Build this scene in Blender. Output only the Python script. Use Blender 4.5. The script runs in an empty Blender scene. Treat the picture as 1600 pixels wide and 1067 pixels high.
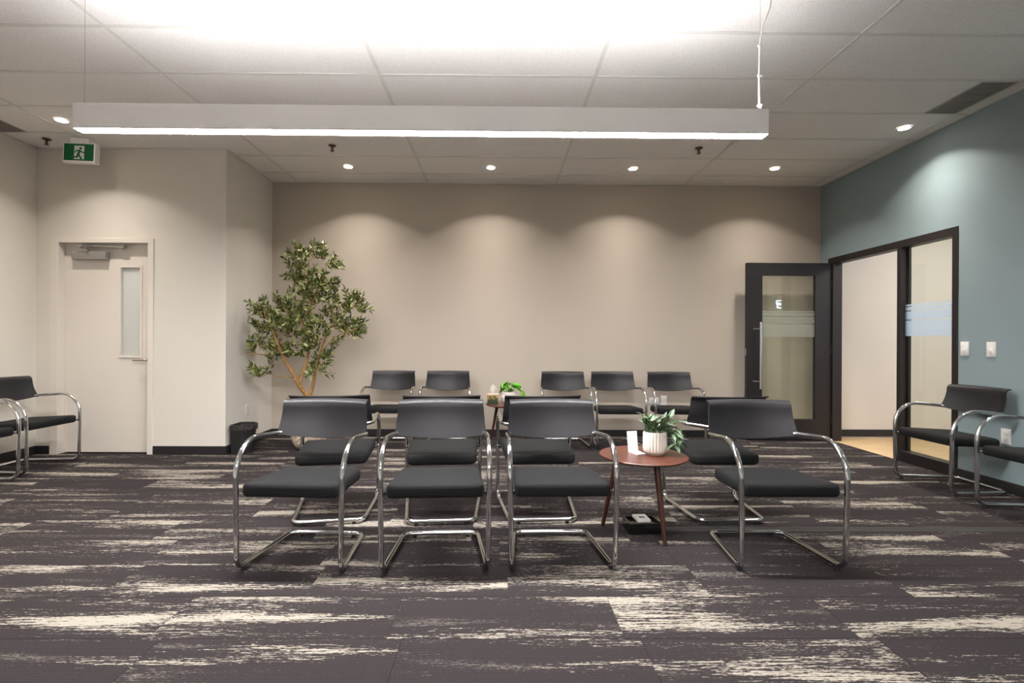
import bpy, bmesh, math, random
from mathutils import Vector, Matrix
random.seed(7)
S = bpy.context.scene
COL = S.collection
PI = math.pi
R = math.radians

# ------------------------------------------------------------------ camera
CAM_H = 1.117
cam = bpy.data.cameras.new('camera')
cam.sensor_fit = 'HORIZONTAL'; cam.sensor_width = 36.0
cam.lens = 767.42 * 36.0 / 1600.0
cam.shift_x = (800 - 785.06) / 1600.0
cam.shift_y = (534.94 - 533.5) / 1600.0
cam.clip_start = 0.02; cam.clip_end = 60
camo = bpy.data.objects.new('camera', cam); COL.objects.link(camo)
_yaw, _roll = 0.009004, 0.004805
_f = Vector((math.sin(_yaw), math.cos(_yaw), 0)); _r = Vector((math.cos(_yaw), -math.sin(_yaw), 0)); _u = Vector((0, 0, 1))
_r2 = math.cos(_roll) * _r + math.sin(_roll) * _u; _u2 = -math.sin(_roll) * _r + math.cos(_roll) * _u
camo.matrix_world = Matrix(((_r2.x, _u2.x, -_f.x, 0), (_r2.y, _u2.y, -_f.y, 0), (_r2.z, _u2.z, -_f.z, CAM_H), (0, 0, 0, 1)))
S.camera = camo

# ------------------------------------------------------------------ world, exposure
w = bpy.data.worlds.new('world'); S.world = w; w.use_nodes = True
w.node_tree.nodes['Background'].inputs[0].default_value = (0.75, 0.82, 1.0, 1)
w.node_tree.nodes['Background'].inputs[1].default_value = 0.3
S.view_settings.view_transform = 'Standard'; S.view_settings.look = 'None'
S.view_settings.gamma = 1.0; S.view_settings.use_curve_mapping = False
S.view_settings.exposure = 2.3
S.cycles.max_bounces = 10; S.cycles.diffuse_bounces = 6; S.cycles.glossy_bounces = 5
S.cycles.transmission_bounces = 8; S.cycles.transparent_max_bounces = 12
S.cycles.caustics_reflective = False; S.cycles.caustics_refractive = False
S.cycles.sample_clamp_indirect = 6.0

# light levels (the lamps' own builders use these)
PENDANT_UP = 11.5        # emission strength of the top lens
PENDANT_DOWN = 64.0      # emission strength of the bottom lens
DOWN_W = 40.0            # watts of one recessed spot
DOWN_COL = (1.0, 0.92, 0.83)
PEND_COL = (1.0, 0.985, 0.985)
CORR_W = 26.0

# ------------------------------------------------------------------ helpers
def s2l(c):
    c = c / 255.0
    return c / 12.92 if c <= 0.04045 else ((c + 0.055) / 1.055) ** 2.4
def rgb(r, g, b): return (s2l(r), s2l(g), s2l(b), 1.0)

def obj(name, bm, mat=None, parent=None, smooth=40):
    me = bpy.data.meshes.new(name)
    bmesh.ops.recalc_face_normals(bm, faces=bm.faces)
    bm.to_mesh(me); bm.free()
    if smooth:
        me.shade_smooth(); me.set_sharp_from_angle(angle=R(smooth))
    if mat: me.materials.append(mat)
    o = bpy.data.objects.new(name, me); COL.objects.link(o)
    if parent: o.parent = parent
    return o
def obj_me(name, me, parent=None, loc=(0, 0, 0), rot=(0, 0, 0), scale=(1, 1, 1)):
    o = bpy.data.objects.new(name, me); COL.objects.link(o)
    o.location = loc; o.rotation_euler = rot; o.scale = scale
    if parent: o.parent = parent
    return o
def thing(name, label, cat, loc=(0, 0, 0), rz=0, group=None):
    o = bpy.data.objects.new(name, None); COL.objects.link(o)
    o.empty_display_size = 0.1
    o.location = loc; o.rotation_euler = (0, 0, rz)
    o['label'] = label; o['category'] = cat
    if group: o['group'] = group
    return o
def struct(o, label, cat):
    o['kind'] = 'structure'; o['label'] = label; o['category'] = cat
    return o
def tag(o, label, cat, group=None):
    o['label'] = label; o['category'] = cat
    if group: o['group'] = group
    return o

def add_box(bm, x0, x1, y0, y1, z0, z1, bev=0.0, seg=2):
    v = [bm.verts.new(p) for p in ((x0, y0, z0), (x1, y0, z0), (x1, y1, z0), (x0, y1, z0), (x0, y0, z1), (x1, y0, z1), (x1, y1, z1), (x0, y1, z1))]
    fs = [bm.faces.new([v[i] for i in q]) for q in ((3, 2, 1, 0), (4, 5, 6, 7), (0, 1, 5, 4), (1, 2, 6, 5), (2, 3, 7, 6), (3, 0, 4, 7))]
    if bev > 0:
        es = list({e for f in fs for e in f.edges})
        bmesh.ops.bevel(bm, geom=es, offset=bev, segments=seg, affect='EDGES', profile=0.5)
def box(*a, **k):
    bm = bmesh.new(); add_box(bm, *a, **k); return bm
def boxes(lst, bev=0.0, seg=1):
    bm = bmesh.new()
    for a in lst: add_box(bm, *a, bev=bev, seg=seg)
    return bm

def fillet(pts, radii, closed=False, n=8):
    """round the corners of a polyline"""
    P = [Vector(p) for p in pts]; out = []
    N = len(P)
    for i in range(N):
        r = radii[i]
        if r <= 0 or (not closed and i in (0, N - 1)):
            out.append(P[i]); continue
        a = (P[i - 1] - P[i]); b = (P[(i + 1) % N] - P[i])
        la, lb = a.length, b.length; a.normalize(); b.normalize()
        ang = a.angle(b)
        if ang > R(178): out.append(P[i]); continue
        t = min(r / math.tan(ang / 2), la * 0.499, lb * 0.499); rr = t * math.tan(ang / 2)
        c = P[i] + (a + b).normalized() * (rr / math.sin(ang / 2))
        s = P[i] + a * t - c; e = P[i] + b * t - c
        tot = s.angle(e); ax = s.cross(e).normalized()
        for k in range(n + 1):
            out.append(c + Matrix.Rotation(tot * k / n, 3, ax) @ s)
    return out
def add_sweep(bm, pts, rad, n=10, closed=False, caps=True):
    P = [Vector(p) for p in pts]
    # remove duplicates
    Q = [P[0]]
    for p in P[1:]:
        if (p - Q[-1]).length > 1e-5: Q.append(p)
    if closed and (Q[0] - Q[-1]).length < 1e-5: Q.pop()
    P = Q; N = len(P)
    rs = rad if isinstance(rad, (list, tuple)) else [rad] * N
    def tan(i):
        if closed: return (P[(i + 1) % N] - P[i - 1]).normalized()
        if i == 0: return (P[1] - P[0]).normalized()
        if i == N - 1: return (P[-1] - P[-2]).normalized()
        return ((P[i + 1] - P[i]).normalized() + (P[i] - P[i - 1]).normalized()).normalized()
    t = tan(0)
    u = t.orthogonal().normalized()
    rings = []
    for i in range(N):
        t2 = tan(i)
        u = (u - t2 * u.dot(t2)).normalized()
        v = t2.cross(u)
        rings.append([bm.verts.new(P[i] + (u * math.cos(2 * PI * k / n) + v * math.sin(2 * PI * k / n)) * rs[i]) for k in range(n)])
        t = t2
    M = N if closed else N - 1
    for i in range(M):
        A = rings[i]; B = rings[(i + 1) % N]; off = 0
        if closed and i == N - 1:
            off = min(range(n), key=lambda o: (A[0].co - B[o].co).length)
        for k in range(n):
            bm.faces.new((A[k], A[(k + 1) % n], B[(k + 1 + off) % n], B[(k + off) % n]))
    if caps and not closed:
        bm.faces.new(rings[0][::-1]); bm.faces.new(rings[-1])
def sweep(*a, **k):
    bm = bmesh.new(); add_sweep(bm, *a, **k); return bm
def add_lathe(bm, prof, n=24, c=(0, 0, 0), cap0=True, cap1=True):
    rings = []
    for r, z in prof:
        rings.append([bm.verts.new((c[0] + r * math.cos(2 * PI * k / n), c[1] + r * math.sin(2 * PI * k / n), c[2] + z)) for k in range(n)])
    for A, B in zip(rings, rings[1:]):
        for k in range(n): bm.faces.new((A[k], A[(k + 1) % n], B[(k + 1) % n], B[k]))
    if cap0: bm.faces.new(rings[0][::-1])
    if cap1: bm.faces.new(rings[-1])
def lathe(*a, **k):
    bm = bmesh.new(); add_lathe(bm, *a, **k); return bm
def rounded_poly(corners, rads, n=5):
    """2D rounded polygon, ccw"""
    pts = fillet([(x, y, 0) for x, y in corners], rads, closed=True, n=n)
    return [(p.x, p.y) for p in pts]
def inset2d(poly, d):
    c = Vector((sum(p[0] for p in poly) / len(poly), sum(p[1] for p in poly) / len(poly)))
    out = []
    N = len(poly)
    for i in range(N):
        a = Vector(poly[i - 1]); b = Vector(poly[i]); e = Vector(poly[(i + 1) % N])
        t = ((b - a).normalized() + (e - b).normalized())
        t.normalize(); nrm = Vector((-t.y, t.x))
        out.append((b.x + nrm.x * d, b.y + nrm.y * d))
    return out
def add_loft(bm, rings3d, cap0=True, cap1=True):
    rs = [[bm.verts.new(p) for p in ring] for ring in rings3d]
    n = len(rs[0])
    for A, B in zip(rs, rs[1:]):
        for k in range(n): bm.faces.new((A[k], A[(k + 1) % n], B[(k + 1) % n], B[k]))
    if cap0: bm.faces.new(rs[0][::-1])
    if cap1: bm.faces.new(rs[-1])
def add_prism(bm, poly, fn0, fn1):
    """extrude 2D polygon: fn0/fn1 map (a,b)->3D"""
    add_loft(bm, [[fn0(a, b) for a, b in poly], [fn1(a, b) for a, b in poly]])

# ------------------------------------------------------------------ materials
def mat(name, col, rough=0.6, metal=0.0, spec=0.5, **kw):
    m = bpy.data.materials.new(name); m.use_nodes = True
    b = m.node_tree.nodes['Principled BSDF']
    b.inputs['Base Color'].default_value = col
    b.inputs['Roughness'].default_value = rough; b.inputs['Metallic'].default_value = metal
    b.inputs['Specular IOR Level'].default_value = spec
    for k, v in kw.items(): b.inputs[k].default_value = v
    return m
class NT:
    def __init__(s, m): s.t = m.node_tree; s.b = s.t.nodes.get('Principled BSDF')
    def n(s, typ, **kw):
        x = s.t.nodes.new(typ)
        for k, v in kw.items(): setattr(x, k, v)
        return x
    def l(s, a, b): s.t.links.new(a, b)
    def math(s, op, a, b=None, c=None, clamp=False):
        x = s.n('ShaderNodeMath', operation=op); x.use_clamp = clamp
        for i, v in enumerate((a, b, c)):
            if v is None: continue
            if isinstance(v, (int, float)): x.inputs[i].default_value = v
            else: s.l(v, x.inputs[i])
        return x.outputs[0]
    def coord(s, out='Object'): return s.n('ShaderNodeTexCoord').outputs[out]
    def mapping(s, vec, scale=(1, 1, 1), loc=(0, 0, 0), rot=(0, 0, 0)):
        x = s.n('ShaderNodeMapping'); s.l(vec, x.inputs[0])
        x.inputs['Scale'].default_value = scale; x.inputs['Location'].default_value = loc; x.inputs['Rotation'].default_value = rot
        return x.outputs[0]
    def noise(s, vec, scale=5, detail=2, rough=0.5, dist=0.0):
        x = s.n('ShaderNodeTexNoise'); s.l(vec, x.inputs['Vector'])
        x.inputs['Scale'].default_value = scale; x.inputs['Detail'].default_value = detail
        x.inputs['Roughness'].default_value = rough; x.inputs['Distortion'].default_value = dist
        return x.outputs['Fac']
    def ramp(s, fac, stops, interp='LINEAR'):
        x = s.n('ShaderNodeValToRGB'); s.l(fac, x.inputs[0]); r = x.color_ramp; r.interpolation = interp
        while len(r.elements) < len(stops): r.elements.new(0.5)
        for e, (p, c) in zip(r.elements, stops): e.position = p; e.color = c
        return x.outputs[0]
    def mix(s, fac, a, b, typ='MIX'):
        x = s.n('ShaderNodeMix', data_type='RGBA', blend_type=typ)
        for i, v in ((0, fac), (6, a), (7, b)):
            if isinstance(v, (int, float, tuple)): x.inputs[i].default_value = v
            else: s.l(v, x.inputs[i])
        return x.outputs[2]
    def bump(s, h, strength=0.2, dist=0.01):
        x = s.n('ShaderNodeBump'); x.inputs['Strength'].default_value = strength; x.inputs['Distance'].default_value = dist
        s.l(h, x.inputs['Height']); s.l(x.outputs[0], s.b.inputs['Normal'])
    def col(s, c): s.l(c, s.b.inputs['Base Color'])
def paint(name, c, rough=0.75):
    m = mat(name, c, rough, spec=0.3); t = NT(m)
    v = t.coord()
    n1 = t.noise(v, 180, 2); n2 = t.noise(v, 1.3, 2)
    t.col(t.mix(n2, tuple(x * 0.97 for x in c[:3]) + (1,), tuple(min(1, x * 1.03) for x in c[:3]) + (1,)))
    t.bump(n1, 0.06, 0.002)
    return m
M = {}
M['taupe'] = paint('paint_taupe', rgb(182, 171, 158))
M['cream'] = paint('paint_cream', rgb(212, 206, 196))
M['teal'] = paint('paint_teal', rgb(136, 152, 156), 0.5)
M['corr'] = paint('paint_corridor', rgb(215, 207, 196))
M['doorcream'] = mat('door_cream', rgb(216, 208, 198), 0.45)
M['base'] = mat('rubber_baseboard', rgb(30, 28, 29), 0.5)
M['white'] = mat('white_plastic', rgb(225, 222, 218), 0.4)
M['whitemetal'] = mat('white_metal', rgb(235, 233, 231), 0.45)
M['chrome'] = mat('chrome', (0.62, 0.62, 0.63, 1), 0.09, 1.0)
M['steel'] = mat('brushed_steel', (0.55, 0.54, 0.52, 1), 0.3, 1.0)
M['greymetal'] = mat('grey_metal', rgb(150, 146, 140), 0.4, 0.3)
M['rubber'] = mat('black_rubber', rgb(22, 21, 22), 0.6)
M['darkbronze'] = mat('dark_bronze_metal', rgb(40, 35, 35), 0.45, 0.2)
M['bin'] = mat('bin_plastic', rgb(30, 29, 30), 0.45)
M['sprinkler'] = mat('sprinkler_metal', rgb(95, 70, 62), 0.35, 0.8)
M['green'] = mat('sign_green', rgb(0, 92, 52), 0.4)
M['slot'] = mat('dark_slot', rgb(40, 38, 38), 0.7)
M['acrylic'] = mat('white_acrylic', rgb(228, 224, 226), 0.2)
M['plaster'] = M['cream']

def emis(name, c, s):
    m = bpy.data.materials.new(name); m.use_nodes = True
    b = m.node_tree.nodes['Principled BSDF']
    b.inputs['Base Color'].default_value = (0.8, 0.8, 0.8, 1)
    b.inputs['Emission Color'].default_value = c + (1,); b.inputs['Emission Strength'].default_value = s
    return m
M['lens_up'] = emis('lamp_lens_up', PEND_COL, PENDANT_UP)
M['lens_down'] = emis('lamp_lens_down', PEND_COL, PENDANT_DOWN)
M['lens_spot'] = emis('spot_lens', (1.0, 0.88, 0.74), 9.0)
M['halo'] = emis('sign_halo', (0.62, 0.75, 1.0), 5.0)
M['added_pane'] = emis('added_blue_pane', (0.33, 0.60, 1.0), 1.2)  # unseen glowing pane, added to send blue light to the frosted stripes
M['corr_lamp'] = emis('corridor_lamp_lens', (1.0, 0.94, 0.87), 3.2)

# espresso stained wood (black door)
m = mat('espresso_wood', rgb(42, 37, 38), 0.42); t = NT(m)
v = t.mapping(t.coord(), (30, 30, 1.2)); n = t.noise(v, 3, 4)
t.col(t.mix(n, rgb(22, 19, 20), rgb(36, 31, 32))); t.bump(n, 0.05, 0.002); M['espresso'] = m
# walnut table
m = mat('walnut', rgb(110, 58, 38), 0.32); t = NT(m)
v = t.mapping(t.coord(), (3, 30, 30)); n = t.noise(v, 2.2, 5, 0.6, 0.6)
t.col(t.ramp(n, [(0.25, rgb(54, 27, 19)), (0.5, rgb(82, 41, 28)), (0.75, rgb(104, 57, 39))])); M['walnut'] = m
m = mat('walnut_leg', rgb(78, 38, 26), 0.38); t = NT(m)
v = t.mapping(t.coord(), (30, 30, 3)); n = t.noise(v, 2.2, 4)
t.col(t.ramp(n, [(0.3, rgb(46, 22, 16)), (0.7, rgb(74, 38, 26))])); M['walnutleg'] = m
# black seat fabric
m = mat('seat_fabric', rgb(30, 30, 31), 0.85, spec=0.3); t = NT(m)
v = t.coord(); n = t.noise(v, 900, 2); n2 = t.noise(v, 9, 3)
t.col(t.mix(n2, rgb(13, 13, 14), rgb(21, 21, 22))); t.bump(n, 0.25, 0.002); M['fabric'] = m
# backrest: charcoal moulded plastic with fine grain
m = mat('backrest_plastic', rgb(60, 57, 61), 0.46, spec=0.38); t = NT(m)
v = t.coord(); n = t.noise(v, 700, 2); n2 = t.noise(v, 6, 2)
t.col(t.mix(n2, rgb(25, 24, 26), rgb(35, 33, 36))); t.bump(n, 0.12, 0.001); M['backrest'] = m
# wood floor in the corridor
m = mat('pale_wood_floor', rgb(205, 172, 125), 0.35); t = NT(m)
v = t.mapping(t.coord(), (1.5, 14, 1)); n = t.noise(v, 2.5, 5, 0.6)
t.col(t.ramp(n, [(0.3, rgb(190, 156, 112)), (0.7, rgb(222, 192, 146))])); M['woodfloor'] = m
# ceiling tile: fissured mineral fibre
m = mat('mineral_tile', rgb(222, 218, 215), 0.9, spec=0.2); t = NT(m)
oi = t.n('ShaderNodeObjectInfo'); v = t.coord()
va = t.n('ShaderNodeVectorMath', operation='ADD'); t.l(v, va.inputs[0])
cx = t.n('ShaderNodeCombineXYZ'); t.l(t.math('MULTIPLY', oi.outputs['Random'], 37.0), cx.inputs[0]); t.l(cx.outputs[0], va.inputs[1])
pits = t.noise(t.mapping(va.outputs[0], (1, 1, 1)), 120, 3, 0.7)
pm = t.ramp(pits, [(0.30, (0, 0, 0, 1)), (0.37, (1, 1, 1, 1))])
pits2 = t.noise(va.outputs[0], 210, 2, 0.5); pm2 = t.ramp(pits2, [(0.30, (0, 0, 0, 1)), (0.40, (1, 1, 1, 1))])
pm = t.math('MULTIPLY', pm, pm2)
t.col(t.mix(pm, rgb(146, 138, 132), rgb(238, 235, 233))); t.bump(pm, 0.5, 0.003); M['tile'] = m
M['tbar'] = mat('t_bar_white', rgb(216, 214, 210), 0.55)
# glass
def glass(name, tint, rough=0.0):
    m = bpy.data.materials.new(name); m.use_nodes = True; t = NT(m)
    b = t.b; b.inputs['Base Color'].default_value = tint; b.inputs['Roughness'].default_value = rough
    b.inputs['Transmission Weight'].default_value = 1.0; b.inputs['IOR'].default_value = 1.5
    out = t.t.nodes['Material Output']
    # thin pane: clear see-through plus mirror reflection by Fresnel
    tr = t.n('ShaderNodeBsdfTransparent'); tr.inputs[0].default_value = tint
    gl = t.n('ShaderNodeBsdfGlossy'); gl.inputs['Roughness'].default_value = 0.0; gl.inputs[0].default_value = (1, 1, 1, 1)
    lw = t.n('ShaderNodeLayerWeight'); lw.inputs[0].default_value = 0.5
    fr = t.math('MULTIPLY_ADD', t.math('POWER', lw.outputs['Facing'], 5.0), 0.96, 0.04)
    mx = t.n('ShaderNodeMixShader'); t.l(fr, mx.inputs[0]); t.l(tr.outputs[0], mx.inputs[1]); t.l(gl.outputs[0], mx.inputs[2])
    t.l(mx.outputs[0], out.inputs[0])
    return m
M['glass'] = glass('clear_glass', (0.945, 0.965, 0.93, 1))
def film(name, tint, alpha):
    m = bpy.data.materials.new(name); m.use_nodes = True; t = NT(m); out = t.t.nodes['Material Output']
    tr = t.n('ShaderNodeBsdfTransparent'); tr.inputs[0].default_value = (1, 1, 1, 1)
    tl = t.n('ShaderNodeBsdfTranslucent'); tl.inputs[0].default_value = tint
    df = t.n('ShaderNodeBsdfDiffuse'); df.inputs[0].default_value = tint
    a = t.n('ShaderNodeMixShader'); a.inputs[0].default_value = 0.3; t.l(tl.outputs[0], a.inputs[1]); t.l(df.outputs[0], a.inputs[2])
    b = t.n('ShaderNodeMixShader'); b.inputs[0].default_value = alpha; t.l(tr.outputs[0], b.inputs[1]); t.l(a.outputs[0], b.inputs[2])
    t.l(b.outputs[0], out.inputs[0]); return m
M['film'] = film('frosted_film_glow_tint', (0.64, 0.74, 0.86, 1), 0.58)  # blue glow on the sidelight stripes put into the film's tint
M['filmd'] = film('frosted_film', (0.80, 0.84, 0.80, 1), 0.30)
M['frost'] = film('frosted_pane', (0.9, 0.92, 0.91, 1), 0.92)

# carpet plank
def carpet_mat():
    m = mat('carpet', rgb(84, 77, 80), 0.95, spec=0.1); t = NT(m)
    geo = t.n('ShaderNodeNewGeometry'); P = geo.outputs['Position']
    oi = t.n('ShaderNodeObjectInfo'); rnd = oi.outputs['Random']
    off = t.n('ShaderNodeCombineXYZ')
    t.l(t.math('MULTIPLY', rnd, 61.0), off.inputs[0]); t.l(t.math('MULTIPLY', rnd, 23.7), off.inputs[1])
    va = t.n('ShaderNodeVectorMath', operation='ADD'); t.l(P, va.inputs[0]); t.l(off.outputs[0], va.inputs[1]); V = va.outputs[0]
    band = t.noise(t.mapping(V, (0.75, 8.0, 1)), 1.0, 1.5, 0.5)
    rag = t.noise(t.mapping(V, (5, 105, 1)), 1.0, 4.0, 0.65)
    fine = t.noise(t.mapping(P, (70, 380, 1)), 1.0, 2.0, 0.6)
    mid = t.noise(t.mapping(V, (26, 130, 1)), 1.0, 3.0, 0.65)
    s = t.math('ADD', band, t.math('MULTIPLY', t.math('SUBTRACT', rag, 0.5), 0.62))
    s = t.math('ADD', s, t.math('MULTIPLY', t.math('SUBTRACT', mid, 0.5), 0.50))
    s = t.math('ADD', s, t.math('MULTIPLY', t.math('SUBTRACT', fine, 0.5), 0.30))
    mask = t.ramp(s, [(0.603, (0, 0, 0, 1)), (0.663, (1, 1, 1, 1))])
    # fainter greyish second streak
    band2 = t.noise(t.mapping(V, (1.6, 13, 1), (7, 3, 0)), 1.0, 1.0, 0.4)
    s2 = t.math('ADD', band2, t.math('MULTIPLY', t.math('SUBTRACT', rag, 0.5), 0.4))
    s2 = t.math('ADD', s2, t.math('MULTIPLY', t.math('SUBTRACT', fine, 0.5), 0.75))
    s2 = t.math('ADD', s2, t.math('MULTIPLY', t.math('SUBTRACT', mid, 0.5), 0.55))
    mask2 = t.ramp(s2, [(0.68, (0, 0, 0, 1)), (0.80, (0.55, 0.55, 0.55, 1))])
    sep = t.n('ShaderNodeSeparateXYZ'); t.l(P, sep.inputs[0])
    rib = t.math('SINE', t.math('MULTIPLY', sep.outputs[1], 2 * PI / 0.0102))
    ribm = t.math('MULTIPLY_ADD', rib, 0.5, 0.5)
    dark = t.mix(fine, rgb(36, 32, 33), rgb(60, 54, 55))
    c = t.mix(mask2, dark, rgb(132, 125, 118))
    light = t.mix(fine, rgb(136, 129, 118), rgb(168, 160, 148))
    c = t.mix(mask, c, light)
    ribc = t.math('MULTIPLY_ADD', ribm, 0.42, 0.70)
    c = t.mix(1.0, c, t.n('ShaderNodeCombineColor').outputs[0], 'MULTIPLY')
    cc = t.t.nodes[-1]
    for nd in t.t.nodes:
        if nd.bl_idname == 'ShaderNodeCombineColor':
            for i in range(3): t.l(ribc, nd.inputs[i])
    t.col(c)
    h = t.math('ADD', t.math('MULTIPLY', ribm, 0.6), t.math('MULTIPLY', fine, 0.5))
    t.bump(h, 0.35, 0.004)
    return m
M['carpet'] = carpet_mat()

# ------------------------------------------------------------------ room dimensions
XL, XR, YB, ZC = -4.53, 3.86, 5.845, 2.999
YA = 4.86            # face of the alcove wall with the white door
XA = -2.68           # its side face
YF = -3.0            # wall behind the viewer
WT = 0.10

# ------------------------------------------------------------------ floor with carpet planks
floor = struct(obj('floor', box(XL - 0.1, XR + 0.02, YF - 0.1, YB + 0.1, -0.12, -0.008), M['rubber']), 'dark carpet floor of ribbed planks with pale broken streaks', 'floor')
PL, PW, G = 0.9, 0.3048, 0.0012
def plank_mesh(w_, d_):
    bm = bmesh.new(); add_box(bm, -w_ / 2 + G / 2, w_ / 2 - G / 2, -d_ / 2 + G / 2, d_ / 2 - G / 2, -0.008, 0.0)
    top = [e for e in bm.edges if all(abs(v.co.z) < 1e-6 for v in e.verts)]
    bmesh.ops.bevel(bm, geom=top, offset=0.0012, segments=1, affect='EDGES')
    me = bpy.data.meshes.new('carpet_plank'); bm.to_mesh(me); bm.free(); me.materials.append(M['carpet']); return me
full = plank_mesh(PL, PW)
y0 = 1.853 - 4 * PW
k = 0
row_off = {4: 1.385, 5: 0.95 + 0.0}
rng = random.Random(3)
while y0 + k * PW < YB:
    ya = y0 + k * PW; yb = min(ya + PW, YB)
    xl = XL if ya < YA else XA - 0.02
    off = row_off.get(k, rng.uniform(0, PL))
    n0 = math.floor((xl - off) / PL)
    x = off + n0 * PL
    while x < XR:
        xa, xb = max(x, xl), min(x + PL, XR + 0.01)
        if xb - xa > 0.03:
            me = full if (xb - xa > PL - 1e-4 and yb - ya > PW - 1e-4) else plank_mesh(xb - xa, yb - ya)
            obj_me('carpet_plank', me, floor, ((xa + xb) / 2, (ya + yb) / 2, 0))
        x += PL
    k += 1
o = obj('carpet_field', box(XL, XR + 0.01, YF, y0, -0.008, 0.0), M['carpet'], floor); o['kind'] = 'stuff'

# ------------------------------------------------------------------ walls
wall_back = struct(obj('wall_back', box(XA - 0.1, XR + 0.09, YB, YB + 0.12, 0, ZC + 0.1), M['taupe']), 'taupe painted back wall washed by four warm spots', 'wall')
struct(obj('wall_left', box(XL - 0.12, XL, YF, 6.6, 0, ZC + 0.1), M['cream']), 'cream painted wall at the far left', 'wall')
# alcove wall with door opening
DX0, DX1, DZ = -4.39, -3.385, 2.122
struct(obj('wall_alcove', boxes([(XL, DX0 + 0.03, YA, YA + 0.2, 0, ZC + 0.1), (DX1 - 0.03, XA, YA, YA + 0.2, 0, ZC + 0.1), (DX0 + 0.03, DX1 - 0.03, YA, YA + 0.2, DZ - 0.02, ZC + 0.1)]), M['cream'], smooth=0), 'cream wall around the white fire door', 'wall')
struct(obj('wall_alcove_side', box(XA - 0.12, XA, YA + 0.2, YB, 0, ZC + 0.1), M['cream']), 'cream return wall behind the waste bin and olive tree', 'wall')
# right wall with opening
OY0, OY1, OZ = 4.085, 5.705, 2.113
struct(obj('wall_right', boxes([(XR, XR + 0.09, YF, OY0, 0, ZC + 0.1), (XR, XR + 0.09, OY1, YB, 0, ZC + 0.1), (XR, XR + 0.09, OY0, OY1, OZ, ZC + 0.1)]), M['teal'], smooth=0), 'blue-grey painted wall with the glazed doorway', 'wall')
struct(obj('wall_front', box(XL - 0.1, XR + 0.1, YF - 0.12, YF, 0, ZC + 0.1), M['cream']), 'cream wall behind the viewer', 'wall')
# room behind the white door
struct(obj('wall_stairwell', boxes([(XL, XA - 0.12, 6.5, 6.6, 0, ZC), (XA - 0.16, XA - 0.121, YA + 0.2, 6.5, 0, ZC)]), M['cream'], smooth=0), 'pale wall seen through the narrow door window', 'wall')
struct(obj('floor_stairwell', box(XL, XA - 0.16, 5.06, 6.5, -0.1, 0.0), M['base']), 'dark floor behind the white door', 'floor')
struct(obj('ceiling_stairwell', box(XL, XA - 0.16, 5.06, 6.5, ZC - 0.1, ZC), M['cream']), 'pale ceiling behind the white door', 'ceiling')
# corridor beyond the blue-grey wall
CX1, CY0, CZ = 6.9, 1.0, 2.75
struct(obj('wall_corridor_back', box(XR + 0.09, CX1, YB, YB + 0.12, 0, CZ), M['corr']), 'pale corridor wall seen through the open doorway', 'wall')
struct(obj('wall_corridor_front', box(XR + 0.09, CX1, CY0 - 0.1, CY0, 0, CZ), M['corr']), 'corridor wall that carries the halo lit letter', 'wall')
struct(obj('wall_corridor_right', boxes([(CX1, CX1 + 0.1, CY0, 3.2, 0, CZ), (CX1, CX1 + 0.1, 4.6, YB, 0, CZ), (CX1, CX1 + 0.1, 3.2, 4.6, 0, 0.9), (CX1, CX1 + 0.1, 3.2, 4.6, 2.2, CZ)]), M['corr'], smooth=0), 'corridor end wall with an opening for the added glowing window', 'wall')
struct(obj('floor_corridor', box(XR + 0.011, CX1, CY0, YB, -0.1, 0.0), M['woodfloor']), 'pale wood floor of the corridor', 'floor')
struct(obj('ceiling_corridor', box(XR + 0.09, CX1, CY0, YB, CZ, CZ + 0.1), M['cream']), 'white corridor ceiling', 'ceiling')
win = struct(obj('added_window', boxes([(CX1 + 0.02, CX1 + 0.08, 3.2, 3.25, 0.9, 2.2), (CX1 + 0.02, CX1 + 0.08, 4.55, 4.6, 0.9, 2.2), (CX1 + 0.02, CX1 + 0.08, 3.25, 4.55, 0.9, 0.95), (CX1 + 0.02, CX1 + 0.08, 3.25, 4.55, 2.15, 2.2)]), M['whitemetal'], smooth=0), 'unseen added window glowing blue at the end of the corridor', 'window')
obj('pane', box(CX1 + 0.045, CX1 + 0.055, 3.25, 4.55, 0.95, 2.15), M['added_pane'], win)  # added glow out of view, a source of blue for the sidelight

# baseboards
BH, BT = 0.083, 0.012
def baseboard(name, lst, label): struct(obj(name, boxes(lst, 0.002), M['base'], smooth=0), label, 'baseboard')
baseboard('baseboard_back', [(XA, XR, YB - BT, YB, 0, BH)], 'black baseboard along the taupe back wall')
baseboard('baseboard_alcove', [(XL + BT, DX0, YA - BT, YA, 0, BH), (DX1, XA + BT, YA - BT, YA, 0, BH)], 'black baseboard either side of the white door')
baseboard('baseboard_alcove_side', [(XA, XA + BT, YA, YB - BT, 0, BH)], 'black baseboard on the return wall beside the bin')
baseboard('baseboard_left', [(XL, XL + BT, YF, YA, 0, BH)], 'black baseboard along the left wall')
baseboard('baseboard_right', [(XR - BT, XR, YF, OY0, 0, BH), (XR - BT, XR, OY1, YB - BT, 0, BH)], 'black baseboard along the blue-grey wall')
baseboard('baseboard_corridor', [(XR + 0.09, CX1, YB - BT, YB, 0.012, 0.095)], 'dark baseboard on the pale corridor wall')
struct(obj('trim_3', box(XR + 0.09, CX1, YB - BT - 0.004, YB - 0.001, 0, 0.0115), M['steel']), 'thin metal strip under the corridor baseboard', 'trim')

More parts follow.
